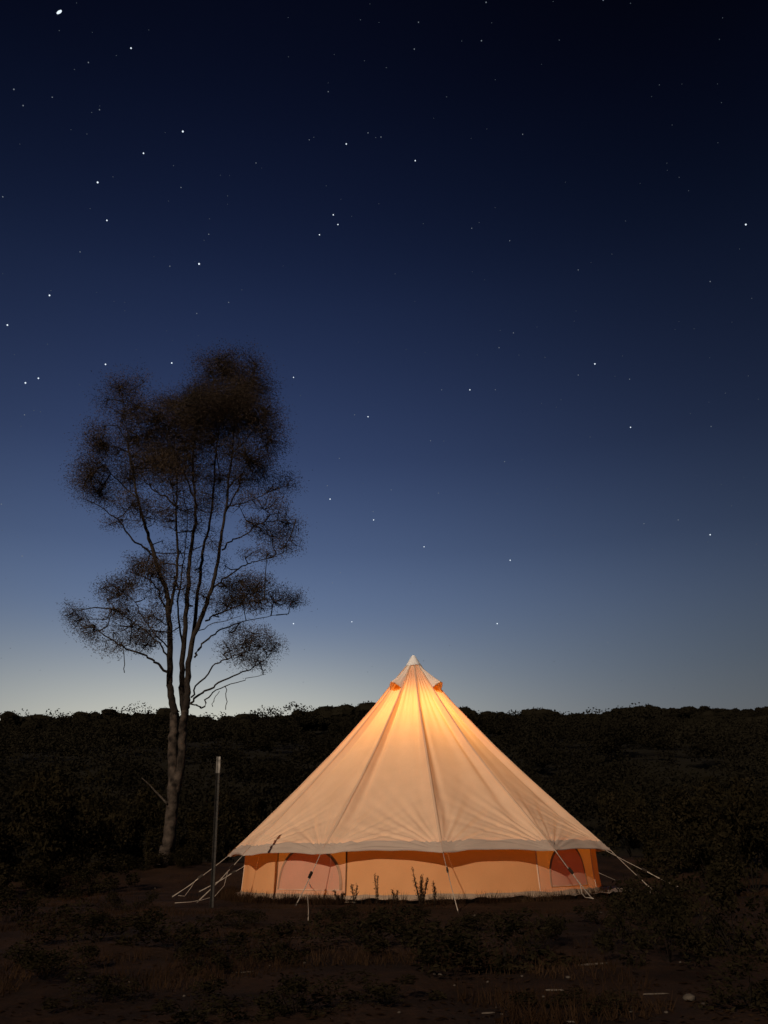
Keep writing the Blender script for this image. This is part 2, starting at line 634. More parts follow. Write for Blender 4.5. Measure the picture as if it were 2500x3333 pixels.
WALL = [-77, -47, -22, 32, 62, 92, 122, 152, 182, 212, 242, 263, 283]
WIN = {(-47, -22): 'left', (32, 62): 'right'}
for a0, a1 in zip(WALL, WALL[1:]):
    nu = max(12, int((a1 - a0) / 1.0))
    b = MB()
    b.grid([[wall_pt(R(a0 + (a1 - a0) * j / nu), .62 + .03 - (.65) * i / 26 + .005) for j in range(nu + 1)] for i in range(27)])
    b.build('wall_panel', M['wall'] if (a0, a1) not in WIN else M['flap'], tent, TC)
    # wall seam; dark tone at the left window edge stands in for the post's shadow
    b = MB()
    b.grid([[wall_pt(R(a0) + dx / 2.5, .64 * (1 - i / 20) + .01, dz) for dx, dz in ((-.011, .001), (-.006, .008), (.006, .008), (.011, .001))] for i in range(21)])
    b.build('wall_seam', M['zip'] if a0 in (-47, -22) else M['seam'], tent, TC)
for (a0, a1), nm in WIN.items():
    ac, hw = (a0 + a1) / 2, (a1 - a0) / 2 - 1.0
    if nm == 'right':
        ac, hw = 45.5, 9.5
    zb, zt = .13, .60

    def arch(t, sc=1.0):
        x = math.cos(math.pi * (1 - t))
        return R(ac + hw * sc * x * (1 if abs(x) > 2 else 1)), zb + (zt - zb) * sc * (math.sin(math.pi * t) ** .75)
    # closed flap
    b = MB()
    rows = []
    for i in range(12):
        q = i / 11
        row = []
        for j in range(33):
            a, z = arch(j / 32)
            row.append(wall_pt(R(ac) + (a - R(ac)) * (.02 + .98 * q), zb + (z - zb) * (.02 + .98 * q), .006 + .006 * math.sin(math.pi * q)))
        rows.append(row)
    b.grid(rows)
    win = b.build('window_flap', M['flap'], tent, TC)
    # arched zip and sill tape
    b = MB()
    rows = []
    for j in range(41):
        a, z = arch(j / 40)
        a2, z2 = arch(j / 40, .935)
        rows.append([wall_pt(a, z, .010), wall_pt((a + a2) / 2, (z + z2) / 2, .017), wall_pt(a2, z2, .012)])
    b.grid(rows)
    b.build('zip', M['arch_zip'], win, TC)
    b = MB()
    b.grid([[wall_pt(R(ac - hw + 2 * hw * j / 24), zb + dz, .008 + .004 * (1 - abs(dz) / .008)) for j in range(25)] for dz in (-.006, 0, .006)])
    b.build('sill_tape', M['seam'], win, TC)
# mud skirt round the foot of the wall
b = MB()
rows = []
for z, o in ((.082, .006), (.07, .010), (.045, .014), (.02, .028), (.008, .06)):
    row = []
    for i in range(361):
        a = R(i - 90)
        wv = .006 * math.sin(a * 47) + .010 * noise.noise((a * 9, z * 4, 1.0)) + .008 * noise.noise((a * 30, z * 4, 1.0))
        p = wall_pt(a, z, o + wv * (1.2 - z * 8))
        p.z = max(.004, z + .022 * noise.noise((a * 7, 0, 3)) * (z / .08) + .012 * noise.noise((a * 19, 0, 3)) * (z / .08))
        row.append(p)
    rows.append(row)
b.grid(rows)
b.build('mud_skirt', M['skirt'], tent, TC)
# groundsheet, rumpled where it sticks out beyond the wall
b = MB()
rows = []
for f in (0.0, .5, .95, .985, 1.0, 1.03, 1.06, 1.09):
    row = []
    for i in range(240):
        a = 2 * math.pi * i / 240
        ad = math.degrees(a)
        ext = 1 + max(0, f - 1) * (.55 + 1.2 * math.exp(-((ad - 72) / 22) ** 2) + .4 * noise.noise((a * 6, 0, 1)))
        rr = 2.5 * (min(f, 1) if f <= 1 else ext)
        x, y = TC.x + rr * math.sin(a), TC.y - rr * math.cos(a)
        z = .030 + (height(x, y) - .0 if f > 1 else 0) + (.055 * abs(noise.noise((a * 11, f * 9, 2))) * (1 if f > 1 else 0))
        row.append((x, y, max(z, height(x, y) + .006)))
    rows.append(row)
b.grid(rows, close=True)
b.build('groundsheet', M['sheet'], tent, TC)
# centre pole
b = MB()
b.tube([TC + Vector((0, 0, .03)), TC + Vector((0, 0, 3.24))], .016, 10)
b.build('centre_pole', M['pole'], tent, TC)


# --- guy ropes
def sag_line(p, q, n, sag):
    return [p.lerp(q, i / n) - Vector((0, 0, sag * 4 * (i / n) * (1 - i / n))) for i in range(n + 1)]


def guy(k, anchor, slider_t=None, tail=None, rad=.0045):
    c = roof_pt(k, 0.0, 1.0)
    b = MB()
    out_ = (anchor - c)
    # short webbing loop, then the doubled cord, a little apart
    b.tube(sag_line(c, anchor, 12, .012), rad, 5)
    if slider_t:
        s0 = c.lerp(anchor, slider_t)
        sd_ = Vector((0, 0, -.018))
        b.tube([s0, s0.lerp(anchor, .35) + sd_, anchor + Vector((0, 0, .01))], rad * .9, 5)
    if tail:
        b.tube(tail, rad * .8, 5)
    g = b.build('guy_rope', M['rope'], tent, TC)
    if slider_t:
        b2 = MB()
        d = out_.normalized()
        rot = d.to_track_quat('X', 'Z').to_matrix()
        b2.box(s0, .075, .018, .030, rot)
        b2.build('slider', M['dark'], g, TC, False)
    b3 = MB()
    base = anchor + Vector((0, 0, -.10))
    b3.tube([base + out_.normalized() * .06, anchor + Vector((0, 0, .02)), anchor + Vector((.012, 0, .035)), anchor + Vector((.02, 0, .022))], [.004, .006, .005, .004], 6)
    b3.build('peg', M['dark'], g, TC)
    return c


def gz(p, lift=.0):
    return Vector((p.x, p.y, height(p.x, p.y) + lift))


# k: 0 = 3.5 deg, 1 = 33.5 ... ; 11 = -26.5, 10 = -56.5, 9 = -86.5, 8 = -116.5
A = ground_at(1492, 2972)
guy(0, A, .34, None, .0038)
A = ground_at(1930, 2928)
c = roof_pt(1, 0, 1.0)
guy(1, A, .42, [c.lerp(A, .66), c.lerp(A, .68) + Vector((0, 0, -.10)), gz(c.lerp(A, .78), .02), gz(c.lerp(A, .86), .02), gz(c.lerp(A, .96) + Vector((.0, -.12, 0)), .015)], .0060)
A = gz(at(2140, 2890, 10.9))
c = roof_pt(2, 0, 1.0)
guy(2, A, .60, [c.lerp(A, .80), c.lerp(A, .81) + Vector((0, -.02, -.09)), gz(c.lerp(A, .82), .01)])
A = gz(at(2225, 2880, 12.2))
guy(3, A, .5)
A = ground_at(962, 2950)
c = roof_pt(11, 0, 1.0)
t1 = ground_at(1000, 2930)
guy(11, A, .42, [c.lerp(A, .50), c.lerp(A, .55) + Vector((.05, -.05, -.06)), Vector((t1.x, t1.y, .22)), gz(t1, .09), gz(ground_at(1004, 2975), .03), gz(ground_at(1003, 3005), .02)])
A = gz(at(640, 2945, 10.15))
c = roof_pt(10, 0, 1.0)
guy(10, A, .26, [c.lerp(A, .34), c.lerp(A, .48) + Vector((.04, 0, -.09)), c.lerp(A, .68) + Vector((.04, 0, -.10)), gz(c.lerp(A, .9), .03), gz(A + Vector((-.05, -.1, 0)), .02), gz(A + Vector((-.22, -.16, 0)), .02)])
A = gz(at(560, 2925, 11.9))
c = roof_pt(9, 0, 1.0)
guy(9, A, .5, [c.lerp(A, .58), c.lerp(A, .70) + Vector((.02, 0, -.05)), c.lerp(A, .82) + Vector((.05, -.05, -.08)), gz(c.lerp(A, .93) + Vector((.05, -.08, 0)), .02)])
A = gz(at(648, 2900, 13.6))
guy(8, A, .45)
for k in (4, 5, 6, 7):
    a = TH0 + k * R(30)
    guy(k, gz(TC + Vector((4.1 * math.sin(a), -4.1 * math.cos(a), 0))), .5)

# ------------------------------------------------------------------ lantern that lights the tent from inside
LP = TC + Vector((0.05, -.06, 2.08))
lan = empty('hanging_lantern', LP)
tag(lan, 'lit lantern hung high on the centre pole inside the bell tent', 'lantern')
b = MB()
b.tube([LP + Vector((0, 0, .15)), LP + Vector((0, 0, .17)), LP + Vector((0, 0, .20))], [.07, .05, .012], 16)
b.build('lantern_top', M['lamp_metal'], lan, LP)
b = MB()
b.tube([LP + Vector((0, 0, -.15)), LP + Vector((0, 0, -.135))], .06, 16)
b.build('lantern_base', M['lamp_metal'], lan, LP)
for i in range(4):
    q = math.pi / 2 * i
    b = MB()
    b.tube([LP + Vector((.062 * math.cos(q), .062 * math.sin(q), z)) for z in (-.14, 0, .155)], .002, 5)
    b.build('cage_wire', M['lamp_metal'], lan, LP)
b = MB()
b.tube([LP + Vector((0, 0, .20)), LP + Vector((-.03, .03, .5)), TC + Vector((0, 0, 3.2))], .003, 5)
b.build('hanging_cord', M['dark'], lan, LP)
ld = bpy.data.lights.new('lantern_light', 'POINT')
ld.energy = 76
ld.color = (1.0, .66, .32)
ld.shadow_soft_size = .05
lo = bpy.data.objects.new('lantern_light', ld)
col.objects.link(lo)
lo.parent = lan

# ------------------------------------------------------------------ star picket
pb, pt_ = at(690, 2938, 9.2), at(712, 2463, 9.2)
pb.z = height(pb.x, pb.y)
post = empty('fence_post', pb)
tag(post, 'thin dark steel star picket with a white painted tip, beside the tent ropes', 'post')


def y_section(p, sc=1.0):
    pts = []
    for i in range(3):
        q = R(90 + 120 * i + 14)
        d = Vector((math.cos(q), math.sin(q), 0))
        e = Vector((-d.y, d.x, 0))
        pts += [p + d * .024 * sc + e * -.004 * sc, p + d * .024 * sc + e * .004 * sc]
        q2 = q + R(60)
        pts.append(p + Vector((math.cos(q2), math.sin(q2), 0)) * .005 * sc)
    return pts


def picket(z0, z1, mat, name, sc=1.0):
    b = MB()
    L = pt_ - pb
    pa, pz = pb + L * z0, pb + L * z1
    rows = [y_section(pa.lerp(pz, i / 8), sc) for i in range(9)]
    b.grid(rows, close=True)
    b.f.append(tuple(range(8 * 9, 9 * 9)))
    return b.build(name, mat, post, pb, False)


picket(-.05, .885, M['steel'], 'shaft')
picket(.884, 1.0, M['white'], 'painted_tip', 1.03)

# ------------------------------------------------------------------ the gum tree
TY = 17.0
rg = np.random.default_rng(11)
rt = random.Random(3)
tb = at(533, 2822, TY)
tb.z = height(tb.x, tb.y)
tree = empty('gum_tree', tb)
tag(tree, 'tall slender multi-stemmed gum tree with dark wispy crown against the twilight sky', 'tree')
PXM = TY / FPX * 1.06        # metres per source pixel near the tree


def poly(pts, y0=0.0, y1=0.0):
    n = len(pts)
    return [at(x, y, TY + y0 + (y1 - y0) * i / max(1, n - 1)) for i, (x, y) in enumerate(pts)]


def refine(P, n=3, wob=.02):
    out_ = [P[0]]
    for i in range(len(P) - 1):
        p0, p1, p2, p3 = P[max(i - 1, 0)], P[i], P[i + 1], P[min(i + 2, len(P) - 1)]
        for j in range(1, n + 1):
            t = j / n
            q = .5 * ((2 * p1) + (p2 - p0) * t + (2 * p0 - 5 * p1 + 4 * p2 - p3) * t * t + (3 * p1 - p0 - 3 * p2 + p3) * t ** 3)
            if j < n:
                q = q + Vector((rt.uniform(-1, 1), rt.uniform(-1, 1), 0)) * wob
            out_.append(q)
    return out_


def wpx(a, b, n):
    return [(a + (b - a) * i / (n - 1)) * PXM / 2 * .86 for i in range(n)]


skeleton = []      # (point, radius) places from which twigs may leave


def limb(bm, pts, w0, w1, y0=0., y1=0., n=7, wob=.02):
    P = refine(poly(pts, y0, y1), 4, wob)
    rad = wpx(w0, w1, len(P))
    if len(skeleton) == 0:
        P[0] = Vector((P[0].x, P[0].y, P[0].z - .3))
    bm.tube(P, rad, n)
    skeleton.extend((p, r) for p, r in zip(P, rad))
    return P


b = MB()
limb(b, [(533, 2832), (540, 2780), (549, 2738), (557, 2660), (563, 2585), (563, 2510), (562, 2430), (566, 2370), (567, 2320)], 48, 28, 0, -.1, 10)
limb(b, [(566, 2600), (578, 2540), (590, 2470), (594, 2400), (597, 2354), (603, 2315)], 30, 26, -.02, -.34, 10)
tag(b.build('trunk', M['bark'], tree, tb), 'pale grey-brown forked lower trunk')
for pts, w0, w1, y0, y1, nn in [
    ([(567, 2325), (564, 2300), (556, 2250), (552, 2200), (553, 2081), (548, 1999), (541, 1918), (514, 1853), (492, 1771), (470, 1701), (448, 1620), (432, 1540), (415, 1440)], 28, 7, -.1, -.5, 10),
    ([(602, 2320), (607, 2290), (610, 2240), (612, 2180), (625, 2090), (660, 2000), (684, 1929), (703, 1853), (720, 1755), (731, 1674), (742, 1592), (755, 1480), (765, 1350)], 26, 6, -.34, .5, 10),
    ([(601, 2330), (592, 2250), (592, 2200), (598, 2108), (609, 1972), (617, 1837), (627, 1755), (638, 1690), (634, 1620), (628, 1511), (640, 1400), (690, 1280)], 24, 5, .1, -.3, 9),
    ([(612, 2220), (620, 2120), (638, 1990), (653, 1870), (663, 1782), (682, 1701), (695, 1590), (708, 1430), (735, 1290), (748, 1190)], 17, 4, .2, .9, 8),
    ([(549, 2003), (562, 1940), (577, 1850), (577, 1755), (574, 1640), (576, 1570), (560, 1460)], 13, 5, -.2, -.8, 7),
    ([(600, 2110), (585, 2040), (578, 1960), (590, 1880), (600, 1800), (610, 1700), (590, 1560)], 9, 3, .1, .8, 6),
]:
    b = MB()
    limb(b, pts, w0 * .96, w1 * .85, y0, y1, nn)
    b.build('stem', M['shaded_bark'], tree, tb)
b = MB()
for pts, w0, w1, y0, y1 in [
    ([(551, 2195), (520, 2165), (495, 2146), (443, 2122), (383, 2098), (329, 2059), (290, 2040), (255, 2022)], 10, 2, 0, -.8),
    ([(550, 2150), (530, 2110), (497, 2075), (450, 2035), (410, 2010), (370, 1975), (340, 1940)], 8, 2, 0, .7),
    ([(545, 1985), (520, 1930), (497, 1896), (450, 1870), (421, 1864)], 7, 2, 0, -.7),
    ([(552, 2120), (500, 2060), (470, 2020), (440, 1960), (400, 1920)], 6, 2, 0, -.3),
    ([(503, 1815), (465, 1780), (427, 1750), (390, 1700), (356, 1674), (310, 1640), (270, 1620)], 8, 2, -.2, -1.2),
    ([(575, 1655), (545, 1620), (503, 1598), (470, 1560), (430, 1500)], 8, 2, -.7, .3),
    ([(690, 1925), (720, 1895), (763, 1862), (800, 1840), (834, 1828), (890, 1810), (937, 1793)], 8, 2, .3, .9),
    ([(722, 1790), (755, 1762), (790, 1744), (825, 1715), (855, 1701), (910, 1695), (964, 1690)], 7, 2, .3, -.6),
    ([(741, 1650), (780, 1640), (828, 1625), (880, 1600), (920, 1582)], 6, 2, .4, 1.2),
    ([(668, 2021), (710, 1998), (747, 1985), (800, 1965), (860, 1950), (953, 1961)], 7, 2, .3, -.4),
    ([(633, 2140), (655, 2105), (687, 2070), (730, 2045), (779, 2027), (830, 2015), (899, 2002)], 9, 2, .3, .9),
    ([(622, 2270), (650, 2220), (692, 2168), (720, 2150), (752, 2141), (800, 2120), (872, 2113)], 7, 2, .2, -.5),
    ([(620, 2290), (660, 2255), (700, 2230), (760, 2200), (823, 2173), (860, 2150), (885, 2120)], 9, 2, .2, .4),
    ([(655, 2305), (680, 2270), (720, 2240), (770, 2222), (815, 2205), (865, 2195)], 6, 1.5, .2, 1.0),
    ([(622, 2292), (640, 2296), (655, 2305)], 5, 5, .2, .2),
    ([(640, 2060), (690, 2030), (740, 2020), (790, 1998)], 4, 1.5, .2, -.8),
    ([(731, 1674), (770, 1600), (800, 1520), (840, 1450), (870, 1400)], 7, 2, .5, .2),
    ([(742, 1592), (790, 1540), (830, 1500), (880, 1470)], 6, 2, .5, 1.3),
    ([(634, 1620), (600, 1540), (570, 1480), (530, 1400), (500, 1360)], 7, 2, 0, .8),
    ([(628, 1511), (600, 1440), (560, 1380), (600, 1310)], 6, 2, -.2, -1.0),
    ([(448, 1620), (400, 1580), (350, 1530), (320, 1500)], 6, 2, -.4, .4),
    ([(435, 1540), (420, 1450), (400, 1350), (395, 1270), (385, 1235)], 5, 1.5, -.5, -.2),
    ([(765, 1350), (790, 1300), (820, 1240), (835, 1190)], 5, 1.5, .5, 0),
    ([(690, 1280), (690, 1220), (700, 1170)], 5, 1.5, -.3, -.5),
    ([(640, 1400), (640, 1330), (620, 1290)], 5, 1.5, -.3, .5),
    ([(755, 1480), (810, 1420), (860, 1350), (880, 1320)], 6, 2, .5, .9),
]:
    b = MB()
    limb(b, pts, w0, w1, y0, y1, 6, .05)
    b.build('bough', M['twig'], tree, tb)
# bark streamers hanging from the boughs
for (x0, y0_, x1, y1_) in ((400, 2108, 404, 2190), (735, 2232, 737, 2310), (712, 2250, 690, 2300)):
    P = [at(x0 + (x1 - x0) * i / 6 + rt.uniform(-4, 4), y0_ + (y1_ - y0_) * i / 6, TY) for i in range(7)]
    b = MB()
    b.tube(P, .009, 4)
    b.build('bark_streamer', M['twig'], tree, tb)
b = MB()
limb(b, [(545, 2618), (540, 2612), (520, 2590), (505, 2575), (490, 2558), (476, 2545), (462, 2532)], 8, 3, -.15, -.5, 6, .005)
tag(b.build('dead_branch', M['pale_wood'], tree, tb), 'short bleached bare branch stub low on the trunk')

SK = np.array([tuple(p) for p, r in skeleton])
CL = [  # crown clumps: x, y, rx, ry in photograph pixels, leafiness
    (735, 1205, 125, 80, 1.0), (790, 1265, 95, 95, 1.2), (730, 1330, 150, 95, 1.5), (830, 1370, 95, 95, 1.3), (880, 1430, 60, 70, .8), (635, 1300, 95, 70, 1.0),
    (620, 1370, 110, 80, 1.3), (520, 1370, 95, 70, 1.1), (450, 1420, 95, 70, 1.1), (560, 1450, 110, 70, 1.2), (690, 1440, 120, 75, 1.3),
    (800, 1480, 100, 60, 1.1), (390, 1260, 65, 55, .55), (350, 1300, 45, 40, .3), (470, 1245, 35, 40, .25),
    (345, 1450, 75, 75, .9), (300, 1540, 65, 65, .9), (330, 1610, 85, 50, 1.1), (420, 1560, 70, 70, .8), (430, 1640, 75, 50, .8), (270, 1590, 40, 40, .5),
    (500, 1500, 90, 70, 1.1), (630, 1540, 95, 60, .7), (720, 1560, 75, 60, .8), (560, 1580, 70, 50, .6), (690, 1620, 60, 50, .6), (520, 1660, 40, 30, .35), (400, 1690, 60, 26, .4),
    (935, 1580, 45, 38, .5), (880, 1590, 40, 30, .35), (855, 1655, 75, 38, .8), (780, 1650, 50, 25, .4), (940, 1700, 52, 35, .6), (885, 1745, 65, 30, .5), (930, 1775, 50, 26, .5), (820, 1800, 35, 22, .35), (870, 1800, 50, 20, .4),
    (780, 1890, 60, 40, .7), (830, 1925, 60, 42, .7), (760, 1945, 55, 40, .6), (890, 1960, 50, 32, .7), (945, 1968, 32, 30, .5), (830, 1985, 45, 25, .45), (720, 1960, 40, 35, .3),
    (850, 2105, 48, 38, .9), (800, 2080, 45, 32, .5), (765, 2110, 35, 35, .4), (880, 2120, 35, 35, .6), (745, 2060, 35, 25, .3), (840, 2150, 35, 25, .5),
    (455, 1830, 45, 40, .55), (500, 1870, 60, 45, .6), (430, 1900, 55, 40, .6), (390, 1935, 50, 35, .5), (470, 1950, 60, 40, .55), (335, 1915, 28, 26, .3),
    (265, 2015, 35, 32, .7), (310, 2035, 45, 28, .7), (240, 1990, 22, 30, .25), (370, 2060, 40, 25, .4), (430, 2040, 50, 30, .5), (490, 2050, 45, 35, .5), (480, 2100, 42, 26, .6), (400, 2090, 25, 18, .4), (345, 2085, 22, 16, .35),
    (570, 1880, 50, 50, .3), (600, 1960, 45, 50, .2), (640, 1850, 45, 45, .3), (530, 1760, 30, 25, .15), (590, 1790, 45, 40, .25), (690, 1760, 30, 40, .2), (640, 1720, 60, 40, .35), (730, 1840, 25, 25, .2), (510, 1960, 35, 30, .3),
    (560, 1640, 80, 45, .3), (785, 1560, 60, 45, .5), (860, 1535, 50, 36, .45), (640, 1650, 70, 50, .35), (400, 1350, 60, 45, .5), (455, 1325, 60, 45, .5), (345, 1385, 45, 45, .45), (570, 1310, 60, 45, .5), (860, 1330, 45, 60, .5),
    (420, 1985, 55, 36, .45), (500, 2005, 50, 36, .45), (540, 1925, 40, 40, .35), (520, 1835, 45, 36, .45), (365, 1985, 40, 28, .4), (455, 2065, 45, 26, .45), (560, 2040, 35, 40, .2), (475, 1790, 30, 26, .3),
    (730, 1905, 40, 34, .4), (700, 1990, 36, 30, .25), (790, 1960, 46, 30, .45), (860, 1985, 46, 24, .4), (790, 2130, 36, 28, .35), (820, 2060, 36, 24, .35), (660, 1940, 36, 50, .22), (610, 1900, 36, 50, .22), (850, 1720, 46, 30, .45), (800, 1700, 36, 24, .3), (560, 1720, 40, 40, .25), (470, 1700, 40, 30, .35),
]
tw = MB()
cents = []
for (cx, cy, rx, ry, den) in CL:
    dep = rg.normal() * .8 * (1.0 if cy < 1700 else .7)
    if cy > 1640:
        rx, ry = rx * 1.12, ry * 1.12
    mx_, my_ = rx * PXM, ry * PXM
    c = np.array(at(cx, cy, TY + dep))
    ntw = max(5, int(den * (.078 if cy < 1640 else .074) * (rx * ry) ** .93))
    md = (mx_ + my_) / 2
    # a bough into the clump, then short twigs off it
    d2 = ((SK - c) ** 2).sum(1) + 1.2 * np.maximum(0, SK[:, 2] - c[2] + .1) ** 2
    s = SK[int(np.argmin(d2))]
    m1 = s * .5 + c * .5 + rg.normal(size=3) * .08 - np.array([0, 0, .06])
    tw.tube([Vector(s), Vector(m1), Vector(c)], [.018, .014, .008], 4, False)
    loc_ = np.array([s * (1 - q) ** 2 + 2 * m1 * q * (1 - q) + c * q * q for q in np.linspace(.35, 1, 6)])
    for _ in range(ntw):
        v = rg.normal(size=3)
        v /= np.linalg.norm(v)
        v *= rg.uniform(0, 1) ** .45
        tip = c + v * np.array([mx_, md, my_])
        nv = [noise.noise(Vector(tip) * .9 + Vector((o_, 0, 0))) for o_ in (11.3, 37.7, 71.9)]
        tip = tip + np.array(nv) * .30
        if noise.noise(Vector(tip) * 1.7) < -.34:
            continue
        cents.append((tip, cy))
        if rg.uniform() < .45:
            pool = np.concatenate([loc_, SK])
            d2 = ((pool - tip) ** 2).sum(1)
            k_ = int(np.argmin(d2))
            if d2[k_] < .8:
                st = pool[k_]
                m1 = st * .5 + tip * .5 + rg.normal(size=3) * .05 - np.array([0, 0, .04])
                tw.tube([Vector(st), Vector(m1), Vector(tip)], [.009, .007, .004], 3, False)
tag(tw.build('twigs', M['twig'], tree, tb), kind='stuff')
LC = []
for tip, cy in cents:
    n = rg.integers(26, 46)
    sp = .165 if cy < 1640 else .105
    LC.append(tip + rg.normal(size=(n, 3)) * np.array([sp, sp, sp * .8]))
LC = np.concatenate(LC)
V = leaves(rg, LC, .058, .0115, .35) - np.array(tb)
crown = link_mesh('crown', quads_mesh('crown', V, M['gum_leaf']), tree)
tag(crown, kind='stuff')
print('gum leaves', len(LC))


# ------------------------------------------------------------------ shrubs
def bush_mesh(seed, n, leaf, wid, spiky=.0, mat='heath'):
    """unit bush: radius about 1, height about 1, base at 0; lobed outline with gaps"""
    r = np.random.default_rng(seed)
    lobes = r.normal(size=(11, 3)) * np.array([.42, .42, .22]) + np.array([0, 0, .48])
    lobes[:, 2] = np.clip(lobes[:, 2], .12, .85)
    sz = r.uniform(.16, .34, 11)
    k = r.integers(0, 11, n)
    v = r.normal(size=(n, 3))
    v /= np.linalg.norm(v, axis=1)[:, None]
    P = lobes[k] + v * (sz[k] * r.uniform(.1, 1, n) ** .4)[:, None]
    P[:, 2] = np.abs(P[:, 2])
    return quads_mesh('bush_foliage', leaves(r, P, leaf, wid, -spiky), M[mat])


def stem_mesh(seed, n=4):
    r = random.Random(seed)
    b = MB()
    for i in range(n):
        a = r.uniform(0, 6.28)
        q = r.uniform(.2, .55)
        b.tube([(0, 0, -.05), (q * .4 * math.cos(a), q * .4 * math.sin(a), .25), (q * math.cos(a), q * math.sin(a), r.uniform(.5, .8))], [.014, .010, .005], 5)
    me = bpy.data.meshes.new('bush_stems')
    me.from_pydata(b.v, [], b.f)
    me.materials.append(M['heath_stem'])
    return me


LOW = [bush_mesh(100 + i, 1500, .10, .035, .5) for i in range(4)]
BIG = [bush_mesh(200 + i, 3200, .085, .034, .2) for i in range(4)]
STM = [stem_mesh(300 + i) for i in range(3)]


def bush(name, label, cat, group, p, rx, hz_, kind, i, rot):
    e = empty(name, p)
    tag(e, label, cat, group)
    e.rotation_euler.z = rot
    e.scale = (rx, rx, hz_)
    f = link_mesh('foliage', (LOW if kind == 'low' else BIG)[i % 4], e)
    tag(f, kind='stuff')
    link_mesh('stems', STM[i % 3], e)
    return e


# low heath in front of the tent: pixel of the base, half width (m), height (m)
LOWS = [(1180, 3080, .42, .22), (1420, 3120, .34, .20), (1330, 3010, .26, .15), (1640, 3160, .45, .24), (1560, 3030, .30, .14), (1760, 3080, .22, .18),
        (700, 3170, .20, .14), (900, 3120, .34, .18), (560, 3090, .4, .2), (320, 3060, .4, .22), (640, 3330, .26, .12), (960, 3300, .24, .13), (330, 3260, .22, .12),
        (160, 3180, .3, .18), (1950, 3010, .24, .17), (2090, 3075, .30, .30), (2180, 3130, .26, .28), (2250, 3050, .36, .34), (2000, 2960, .22, .16), (2400, 3110, .34, .36),
        (2120, 2985, .36, .34), (1870, 3290, .20, .08), (1250, 3250, .25, .10), (2440, 3280, .24, .16), (1100, 2990, .22, .12), (780, 3010, .28, .13), (450, 2960, .3, .2), (230, 2920, .4, .3), (60, 3000, .4, .3)]
for i, (px, py, rx, hh) in enumerate(LOWS):
    p = ground_at(px, py, -.02)
    if px > 1900:
        lab, g = 'straggly dark heath shrub with bare stems on the scrubby ground beyond the brightest guy rope', 'heath shrubs beyond the brightest guy rope'
    elif px < 800:
        lab, g = 'low dark heath shrub on the soil in front of the star picket and gum tree', 'heath shrubs before the star picket'
    else:
        lab, g = 'low dark heath shrub on the soil in front of the glowing tent wall', 'heath shrubs before the tent wall'
    bush('heath_shrub', lab, 'shrub', g, p, rx, hh, 'low', i, i * 1.3)
# taller scrub beside and behind
SCR = [(2330, 2890, 10.5, .7, .75), (2200, 2800, 15, .9, .9), (2440, 2840, 11.5, .9, 1.1), (2120, 2800, 17, .9, 1.2), (2300, 2780, 17, 1.2, 1.5), (2480, 2780, 15, 1.1, 1.5), (2060, 2790, 20, 1.2, 1.5),
       (70, 2800, 15, 1.2, 1.7), (250, 2800, 16, 1.1, 1.2), (390, 2770, 19.5, 1.1, 1.7), (160, 2780, 20, 1.5, 2.1), (460, 2800, 20.5, 1.2, 1.4), (660, 2790, 19.5, 1.0, 1.1), (740, 2790, 21, 1.3, 1.6), (-40, 2840, 12.5, .9, 1.1),
       (330, 2830, 13.5, .6, .5), (640, 2810, 17.5, .6, .7), (150, 2860, 12.2, .6, .5), (528, 2840, 16.5, .45, .26), (590, 2835, 16.6, .5, .34), (470, 2835, 16.2, .5, .3)]
for i, (px, py, Y, rx, hh) in enumerate(SCR):
    p = gz(at(px, py, Y), -.03)
    side_ = 'right' if px > 1250 else 'left'
    if px > 1250:
        lab, g = 'dark bushy scrub growing beyond the tent door ropes under the far ridge', 'scrub bushes beyond the tent'
    else:
        lab, g = 'dark bushy scrub growing round the foot of the gum tree', 'scrub bushes round the gum tree'
    if px > 1250:
        lab = 'dark bushy scrub on the open side of the tent away from the gum tree'
    bush('scrub_bush', lab, 'bush', g, p, rx, hh, 'big', i, i * 2.1)


# upright sprigs that stand against the glowing wall
def sprig(px, py, hpx, n, spread, label):
    p = ground_at(px, py, 0)
    hh = hpx * .92 * p.y / FPX * 1.1
    r = np.random.default_rng(int(px))
    e = empty('heath_sprig', p)
    tag(e, label, 'plant')
    b = MB()
    L = []
    for i in range(n):
        dx = (i - (n - 1) / 2) * spread * hh + r.normal() * .01
        hi = hh * r.uniform(.6, 1.0) if i else hh
        P = [p + Vector((dx * q + r.normal() * .004, r.normal() * .006, hi * q - .01)) for q in (0, .3, .6, .85, 1.0)]
        b.tube(P, [.006, .005, .004, .003, .002], 4)
        for q in np.linspace(.05, 1.03, 60):
            j = min(3, int(q * 4))
            c = Vector((p.x + dx * q, p.y, p.z + hi * q))
            L.append(np.array(c) + r.normal(size=(2, 3)) * .013 * (1.3 - q * .8))
    b.build('stem', M['twig'], e, p)
    f = link_mesh('foliage', quads_mesh('sprig_foliage', leaves(r, np.concatenate(L), .030, .006, -1.2) - np.array(p), M['grass']), e)
    tag(f, kind='stuff')


sprig(1372, 2952, 100, 7, .075, 'dark bushy upright heath sprig standing against the glowing tent wall')
sprig(1228, 2950, 82, 2, .05, 'single thin dark sprig standing against the middle of the tent wall')
sprig(1416, 2952, 62, 2, .18, 'short leaning sprig just beside the bushy upright heath sprig')
sprig(1153, 2948, 52, 2, .35, 'sparse bent twig plant at the foot of the dark wall seam')
sprig(1285, 2952, 42, 2, .3, 'very small sprig between the thin sprig and the bushy heath sprig')
sprig(1105, 2945, 36, 4, .3, 'small tuft at the foot of the dark upright wall seam')


